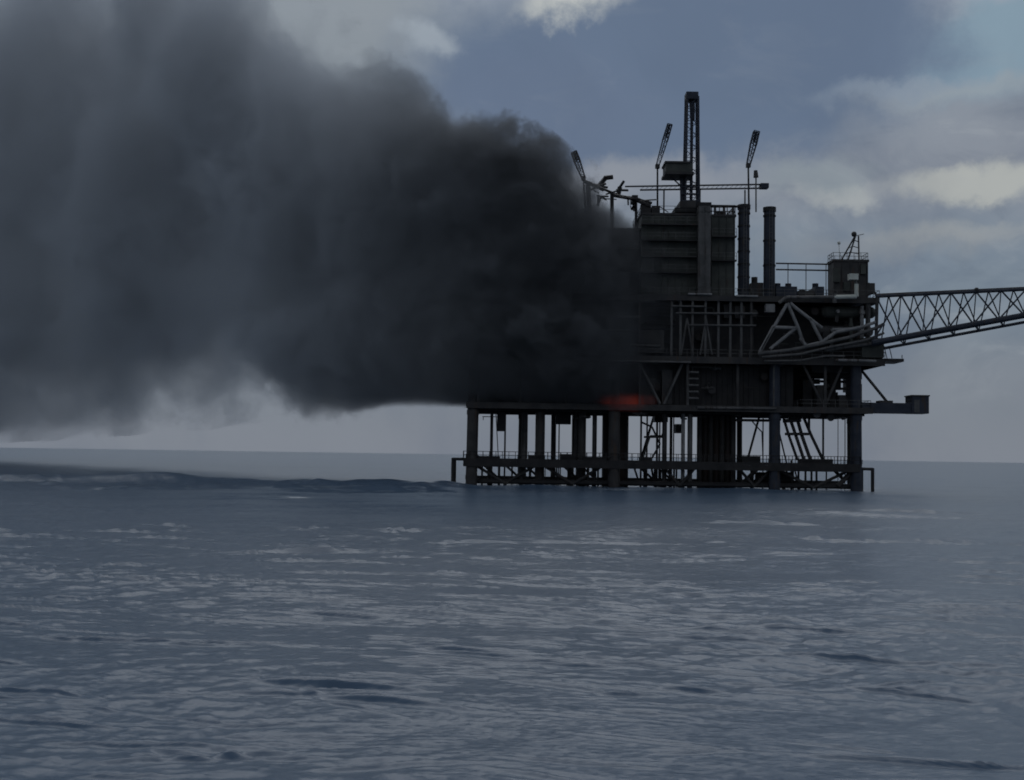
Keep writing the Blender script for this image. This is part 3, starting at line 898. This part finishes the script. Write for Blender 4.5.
# ------------------------------------------------------------------ sea
def sea():
    # rows: about a third of a photograph pixel apart, columns one pixel apart in front, coarse elsewhere
    r = [2.0]
    while r[-1] < 30000:
        q = r[-1]
        dr = min(max(0.055, (0.42 if q < 90 else .30) * q * q / (CAMZ * F)), 0.05 * q)
        r.append(q + dr)
    r = np.array(r)
    ang = np.concatenate([np.linspace(-math.pi, -.56, 60, endpoint=False), np.linspace(-.56, .56, 1250), np.linspace(math.pi, .56, 60, endpoint=False)[::-1]])
    ang = ang[:-1]                                    # the last column is the first again
    nr, na = len(r), len(ang)
    R, Aa = np.meshgrid(r, ang, indexing='ij')
    Xg = (R * np.sin(Aa)).astype(np.float32); Yg = (R * np.cos(Aa)).astype(np.float32)
    Zg = np.zeros_like(Xg); Dx = np.zeros_like(Xg); Dy = np.zeros_like(Xg)
    spacing = np.gradient(r).astype(np.float32)[:, None]
    # gusts: patches where the short chop is livelier
    gust = np.zeros_like(Xg)
    for k in range(14):
        lam = rng.uniform(9, 34); th = rng.uniform(0, 2 * math.pi); ph = rng.uniform(0, 2 * math.pi)
        gust += np.sin((Xg * math.cos(th) * .7 + Yg * math.sin(th)) * (2 * math.pi / lam) + ph)
    gust = np.clip(.55 + .33 * gust / math.sqrt(7), .12, 1.8)
    wind = math.radians(-72)                          # the chop runs towards the camera, a little to the right
    for k in range(180):
        lam = 0.22 * (60.0 / 0.22) ** (k / 179.0)
        kk = 2 * math.pi / lam
        spread = .75 if lam < 4 else .5
        th = wind + rng.normal(0, spread)
        # slope contribution per component by wavelength band
        sl = .021 * math.exp(-(math.log(lam / .75) / 1.2) ** 2) + (.0045 if lam < 3 else .0065)
        if lam > 22: sl *= .4
        amp = sl / kk
        att = np.clip((lam / spacing - .9) / 1.2, 0, 1)
        rows = np.nonzero(att[:, 0] > 0)[0]
        if len(rows) == 0: continue
        n_ = rows[-1] + 1
        ph = kk * (Xg[:n_] * math.cos(th) + Yg[:n_] * math.sin(th)) + rng.uniform(0, 2 * math.pi)
        g = amp * att[:n_]
        if lam < 7: g = g * gust[:n_]
        c = np.cos(ph)
        sn = np.sin(ph)
        Zg[:n_] += g * c
        ch = 1.25 if lam < 12 else .6
        Dx[:n_] -= ch * g * sn * math.cos(th); Dy[:n_] -= ch * g * sn * math.sin(th)
    # the swell crest rolling past the left of the platform
    def ridge(px0, px1, yc, wid, h, sk):
        w1 = 1 / (1 + np.exp(np.clip(-(Xg - px0) / 3.5, -50, 50))); w2 = 1 / (1 + np.exp(np.clip((Xg - px1) / 4.0, -50, 50)))
        d = Yg - yc(Xg)
        prof = np.where(d < 0, np.exp(-(d / (wid * .27)) ** 2), np.exp(-(d / (wid * 1.5)) ** 2))
        return h(Xg) * w1 * w2 * prof
    Zg += ridge(-400, -9, lambda q: 176 + 2.2 * np.sin(q * .11) + .8 * np.sin(q * .31 + 1), 8.0,
                lambda q: .88 + .45 * np.exp(-((q + 54) / 9) ** 2) + .16 * np.sin(q * .23 + .5) + .1 * np.sin(q * .61), 0)
    Zg += ridge(-12, 46, lambda q: 182 + 1.2 * np.sin(q * .13), 5.0, lambda q: .32 + .12 * np.sin(q * .4), 0)
    Zg += ridge(26, 40, lambda q: 108 - .18 * (q - 32), 4.0, lambda q: .42 + 0 * q, 0)
    # a steeper little breaker in the foreground
    def packet(cx, cy, L, rot, slope_, lam, n=1.0):
        """a short group of steep wavelets, crests along the direction rot"""
        d = math.hypot(cx, cy)
        lm = max(lam, 3.2 * float(np.interp(d, r, spacing[:, 0])))
        slope_, lam = slope_ * (lam / lm) ** .4, lm
        ext = L * 2.2 + 3 * n * lam
        i0, i1 = np.searchsorted(r, [d - ext, d + ext])
        xa, ya = Xg[i0:i1], Yg[i0:i1]
        ca, sa = math.cos(rot), math.sin(rot)
        a = (xa - cx) * ca + (ya - cy) * sa; b = -(xa - cx) * sa + (ya - cy) * ca
        kk = 2 * math.pi / lam
        p = kk * (b + .10 * lam * np.sin(a * 3.1 / L + cx) + .05 * lam * np.sin(a * 7.3 / L + cy))
        env = np.exp(-(a / L) ** 2 * (1.2 + .4 * np.sin(a * 5 / L + cy))) * np.exp(-(b / (n * lam)) ** 2)
        Zg[i0:i1] += slope_ / kk * .62 * env * (np.exp(1.2 * np.cos(p)) - 1.39)

    for k in range(70):
        packet(rng.uniform(-95, -8), rng.uniform(150, 176), rng.uniform(3, 8), rng.normal(0, .12), rng.uniform(.25, .6), rng.uniform(2.0, 3.6), .8)
    for k in range(300):
        Yc = 17.0 * (80 / 17.0) ** (rng.random() ** .8)
        xc = rng.uniform(-.55, .55) * Yc
        sc_ = (Yc / 25.0) ** .6
        packet(xc, Yc, rng.uniform(.5, 2.0) * sc_, rng.normal(-.15, .16), rng.uniform(.4, .95), rng.uniform(.22, .5) * sc_, rng.uniform(.5, .9))
    for (px, py, L, rot, h, wd) in ((338, 684, 1.3, -.25, .17, .42), (385, 698, 1.3, -.42, .15, .36), (215, 742, 1.2, .35, .11, .35), (390, 752, .9, .25, .10, .3), (200, 643, 1.0, 0, .12, .35),
                                    (470, 648, 1.1, -.1, .14, .4), (700, 632, 1.6, -.2, .13, .4), (860, 655, 2.2, -.25, .13, .4), (475, 541, 2.0, .1, .22, .8), (905, 512, 3.5, -.2, .3, 1.2),
                                    (580, 612, 1.3, -.4, .12, .4), (320, 550, 2.2, 0, .2, .8), (760, 522, 3.5, -.1, .25, 1.1), (560, 685, 1.0, -.5, .10, .3), (100, 700, 1.0, -.3, .08, .3),
                                    (20, 625, 1.2, -.2, .12, .4), (120, 640, 1.4, 0, .12, .4), (745, 679, .9, .1, .08, .3), (890, 775, .9, .1, .08, .3), (560, 765, .9, -.4, .08, .25)):
        d = ((py - (447.3 + px * .0152)) / F)
        Yc = CAMZ / d
        packet((px - 512) / F * Yc, Yc, L * 1.35, rot, min(1.0, h * 6.0), wd * 1.5, .7)
    V = np.stack([Xg + Dx, Yg + Dy, Zg], -1).reshape(-1, 3)
    foam = np.zeros_like(Xg)
    for (px, py, a_, b_, q) in ((515, 485, 1.6, 2.5, 1), (301, 498, 1.2, 2.0, .9), (478, 486, 1.5, 2, .6), (620, 490, 3.0, 2.2, .75), (716, 490, 3.5, 2.2, .7), (857, 490, 1.8, 2, .9), (775, 490, 1.6, 2, .8), (548, 487, 2, 2, .7), (505, 486, 1.5, 2, .8), (660, 490, 1.5, 2, .6), (873, 489, 1.2, 2, .7)):
        Yc = CAMZ / ((py - (447.3 + px * .0152)) / F)
        foam += q * np.exp(-((Xg - (px - 512) / F * Yc) / a_) ** 2 - ((Yg - Yc) / b_) ** 2)
    foam = np.clip(foam, 0, 1).ravel()
    i = np.arange(nr - 1)[:, None] * na; j = np.arange(na)[None, :]; j2 = (j + 1) % na
    quads = np.stack([i + j, i + j2, i + na + j2, i + na + j], -1).reshape(-1, 4)[:, ::-1]
    c0 = len(V)
    V = np.concatenate([V, [[0, 0, 0]]])
    tris = np.stack([np.full(na, c0), np.arange(na), (np.arange(na) + 1) % na], -1)[:, ::-1]
    me = bpy.data.meshes.new('sea')
    nq, nt = len(quads), len(tris)
    me.vertices.add(len(V)); me.vertices.foreach_set('co', V.astype(np.float32).ravel())
    me.loops.add(nq * 4 + nt * 3)
    me.loops.foreach_set('vertex_index', np.concatenate([quads.ravel(), tris.ravel()]).astype(np.int32))
    me.polygons.add(nq + nt)
    me.polygons.foreach_set('loop_start', np.concatenate([np.arange(nq) * 4, nq * 4 + np.arange(nt) * 3]).astype(np.int32))
    me.polygons.foreach_set('use_smooth', np.ones(nq + nt, bool))
    me.update(calc_edges=True)
    me.validate()
    at_ = me.attributes.new('foam', 'FLOAT', 'POINT')
    at_.data.foreach_set('value', np.concatenate([foam, [0]]).astype(np.float32))
    o = bpy.data.objects.new('sea', me)
    col.objects.link(o)
    o['kind'] = 'structure'
    o['label'] = 'grey blue choppy sea under a dull sky'
    return o


so = sea()
wm = bpy.data.materials.new('sea_water')
wm.use_nodes = True
t = NT(wm.node_tree)
b = wm.node_tree.nodes['Principled BSDF']
b.inputs['IOR'].default_value = 1.333
b.inputs['Specular IOR Level'].default_value = 0.33
tc = t.new('ShaderNodeTexCoord').outputs['Object']
mp = t.new('ShaderNodeMapping'); t.put(mp.inputs[0], tc)
mp.inputs['Rotation'].default_value = (0, 0, .3); mp.inputs['Scale'].default_value = (.7, 1.4, 1)
def slope(n, k):
    a = t.new('ShaderNodeVectorMath', operation='SUBTRACT')
    t.put(a.inputs[0], n.outputs[1]); a.inputs[1].default_value = (.5, .5, .5)
    q = t.new('ShaderNodeVectorMath', operation='MULTIPLY')
    t.put(q.inputs[0], a.outputs[0]); t.put(q.inputs[1], k)
    return q.outputs[0]


def vadd(a, b_):
    q = t.new('ShaderNodeVectorMath', operation='ADD')
    t.put(q.inputs[0], a); t.put(q.inputs[1], b_)
    return q.outputs[0]


geo = t.new('ShaderNodeNewGeometry')
gustn = t.rng(t.noise(mp.outputs[0], .06, 2.0, .5).outputs[0], .35, .65, .55, 1.25)
kx = t.xyz(t.m('MULTIPLY', gustn, .36), t.m('MULTIPLY', gustn, .5), 0.0)
rip = vadd(slope(t.noise(mp.outputs[0], 1.5, 5.0, .62, .4), kx), slope(t.noise(mp.outputs[0], 7.0, 4.0, .6, .3), (.34, .5, 0)))              # wind ripples as slopes of the surface
nn_ = t.new('ShaderNodeVectorMath', operation='NORMALIZE')
t.put(nn_.inputs[0], vadd(geo.outputs['Normal'], rip))
t.put(b.inputs['Normal'], nn_.outputs[0])
fa = t.new('ShaderNodeAttribute'); fa.attribute_name = 'foam'
fn = t.noise(tc, 3.0, 5.0, .65)
fk = t.m('MULTIPLY', fa.outputs['Fac'], t.rng(fn.outputs[0], .36, .52))
t.put(b.inputs['Base Color'], t.mix(fk, (0.064, 0.098, 0.144, 1), (0.62, 0.64, 0.65, 1)))
t.put(b.inputs['Roughness'], t.rng(fk, 0, 1, .31, .7))
so.data.materials.append(wm)

# ------------------------------------------------------------------ sky and sun
SUN_EL, SUN_AZ = math.radians(50), math.radians(3)
wd_ = bpy.data.worlds.new("World")
sc.world = wd_
wd_.use_nodes = True
t = NT(wd_.node_tree)
bg = wd_.node_tree.nodes['Background']
out = wd_.node_tree.nodes['World Output']
sky = t.new('ShaderNodeTexSky', sky_type='NISHITA')
sky.sun_disc = False
sky.sun_elevation = SUN_EL
sky.sun_rotation = SUN_AZ
t.put(bg.inputs['Color'], sky.outputs[0])
bg.inputs['Strength'].default_value = 0.05
dirv = t.new('ShaderNodeTexCoord').outputs['Generated']
sp = t.new('ShaderNodeSeparateXYZ'); t.put(sp.inputs[0], dirv)
dx, dy_, dz_ = sp.outputs
az = t.m('MULTIPLY', t.m('ARCTAN2', dx, dy_), F)
el = t.m('MULTIPLY', t.m('ARCSINE', dz_), F)
wn = t.noise(dirv, 9.0, 8.0, .60)
wn2 = t.new('ShaderNodeSeparateXYZ'); t.put(wn2.inputs[0], wn.outputs[1])
cu = t.m('ADD', az, t.m('MULTIPLY', t.m('SUBTRACT', wn2.outputs[0], .5), 190.0))
cv = t.m('ADD', el, t.m('MULTIPLY', t.m('SUBTRACT', wn2.outputs[1], .5), 115.0))
ramp = t.new('ShaderNodeValToRGB')
ramp.color_ramp.interpolation = 'EASE'
stops = [(0, (123, 130, 141)), (70, (120, 128, 139)), (150, (117, 130, 143)), (200, (119, 132, 146)), (270, (132, 139, 150)), (380, (128, 139, 152)), (470, (150, 160, 174)), (560, (184, 194, 207)), (900, (188, 198, 211)), (1100, (146, 155, 168)), (1350, (108, 116, 129)), (1941, (88, 96, 109))]
cr = ramp.color_ramp
while len(cr.elements) < len(stops): cr.elements.new(.5)
for e_, (p, c) in zip(cr.elements, stops):
    e_.position = p / 1941.0; e_.color = srgb(*c)
t.put(ramp.inputs[0], t.m('DIVIDE', t.m('ADD', el, t.m('MULTIPLY', t.m('SUBTRACT', wn2.outputs[2], .5), 60.0)), 1941.0))
c = ramp.outputs[0]
# soft mottling of the overcast
mo = t.noise(dirv, 6.0, 7.0, .55, .6)
hz0 = t.rng(el, 15.0, 140.0, .25, 1.0)
c = t.mix(t.m('MULTIPLY', t.m('MULTIPLY', t.rng(mo.outputs[0], .45, .75), .40), hz0), c, srgb(150, 157, 166))
c = t.mix(t.m('MULTIPLY', t.m('MULTIPLY', t.rng(mo.outputs[0], .5, .25), .35), hz0), c, srgb(98, 110, 128))

fl = t.new('ShaderNodeMapping'); t.put(fl.inputs[0], dirv); fl.inputs['Scale'].default_value = (1, 1, 2.3)
ft = t.noise(fl.outputs[0], 13.0, 8.0, .58, .8)
hzk = t.rng(el, 25.0, 150.0)                       # the air near the horizon is even
c = t.mix(t.m('MULTIPLY', t.m('MULTIPLY', t.rng(ft.outputs[0], .50, .70), .26), hzk), c, srgb(172, 178, 182))
c = t.mix(t.m('MULTIPLY', t.m('MULTIPLY', t.rng(ft.outputs[0], .48, .30), .28), hzk), c, srgb(88, 100, 118))


def blob(px, py, rx, ry, colr, soft, amt=1.0, sharp=False):
    global c
    h0 = 447.3 + .0152 * px
    a = t.m('DIVIDE', t.m('SUBTRACT', cu, float(math.atan((px - 512) / F) * F)), float(rx))
    b_ = t.m('DIVIDE', t.m('SUBTRACT', cv, float(math.atan((h0 - py) / F) * F)), float(ry))
    d = t.m('SQRT', t.m('ADD', t.m('MULTIPLY', a, a), t.m('MULTIPLY', b_, b_)))
    k = t.rng(d, 1 + soft, 1 - soft)
    c = t.mix(t.m('MULTIPLY', k, amt), c, srgb(*colr))


blob(300, 25, 170, 60, (138, 146, 153), .6, .8)
blob(985, 68, 75, 48, (131, 153, 168), .35)
blob(660, 70, 260, 92, (99, 115, 138), .28)
blob(800, 30, 120, 90, (99, 115, 138), .4)
blob(540, 100, 110, 60, (101, 116, 139), .4)
blob(620, 172, 110, 16, (139, 145, 155), .7, .9)
blob(560, -2, 48, 12, (198, 201, 196), .8, .85)
blob(405, 38, 34, 15, (156, 166, 176), .6, .8)
blob(1005, 14, 45, 14, (150, 160, 172), .7, .8)
blob(965, 112, 75, 9, (150, 158, 164), .9, .6)
blob(900, 103, 60, 8, (134, 147, 162), .8, .7)
blob(985, 198, 60, 15, (176, 179, 175), .5, .85)
blob(848, 196, 40, 12, (164, 169, 170), .5, .85)
blob(955, 246, 70, 8, (152, 158, 162), .8, .8)
blob(820, 178, 60, 14, (140, 150, 156), .7, .7)
blob(900, 250, 120, 14, (138, 143, 148), .8, .6)
c = t.mix(t.m('MULTIPLY', t.m('MULTIPLY', t.rng(ft.outputs[0], .52, .72), hzk), .12), c, srgb(140, 148, 158))
c = t.mix(t.m('MULTIPLY', t.rng(mo.outputs[0], .55, .32), .20), c, srgb(82, 96, 118))
bg2 = t.new('ShaderNodeBackground')
t.put(bg2.inputs['Color'], c)
bg2.inputs['Strength'].default_value = 1.0
mx = t.new('ShaderNodeMixShader')
mx.inputs[0].default_value = 0.97                    # the clear sky barely shows through the overcast
t.t.links.new(bg.outputs[0], mx.inputs[1]); t.t.links.new(bg2.outputs[0], mx.inputs[2])
t.t.links.new(mx.outputs[0], out.inputs[0])
wd_.cycles.sampling_method = 'MANUAL'
wd_.cycles.sample_map_resolution = 512

sd = bpy.data.lights.new('sun', 'SUN')
sd.energy = 0.7
sd.angle = math.radians(56)
sd.color = (1.0, .985, .96)
sun = bpy.data.objects.new('sun', sd)
col.objects.link(sun)
to_sun = Vector((math.sin(SUN_AZ) * math.cos(SUN_EL), math.cos(SUN_AZ) * math.cos(SUN_EL), math.sin(SUN_EL)))
sun.rotation_euler = to_sun.to_track_quat('Z', 'Y').to_euler()

# ------------------------------------------------------------------ render settings
vs = sc.view_settings
sc.display_settings.display_device = 'sRGB'
vs.view_transform = 'Standard'
vs.look = 'None'
vs.exposure = 0.0
vs.gamma = 1.0
vs.use_curve_mapping = False
sc.cycles.use_denoising = True
sc.cycles.filter_width = 1.8
sc.cycles.use_adaptive_sampling = True
sc.cycles.adaptive_threshold = 0.03
sc.cycles.volume_bounces = 1
sc.cycles.max_bounces = 6
sc.cycles.diffuse_bounces = 2
sc.cycles.glossy_bounces = 3
sc.cycles.volume_max_steps = 512
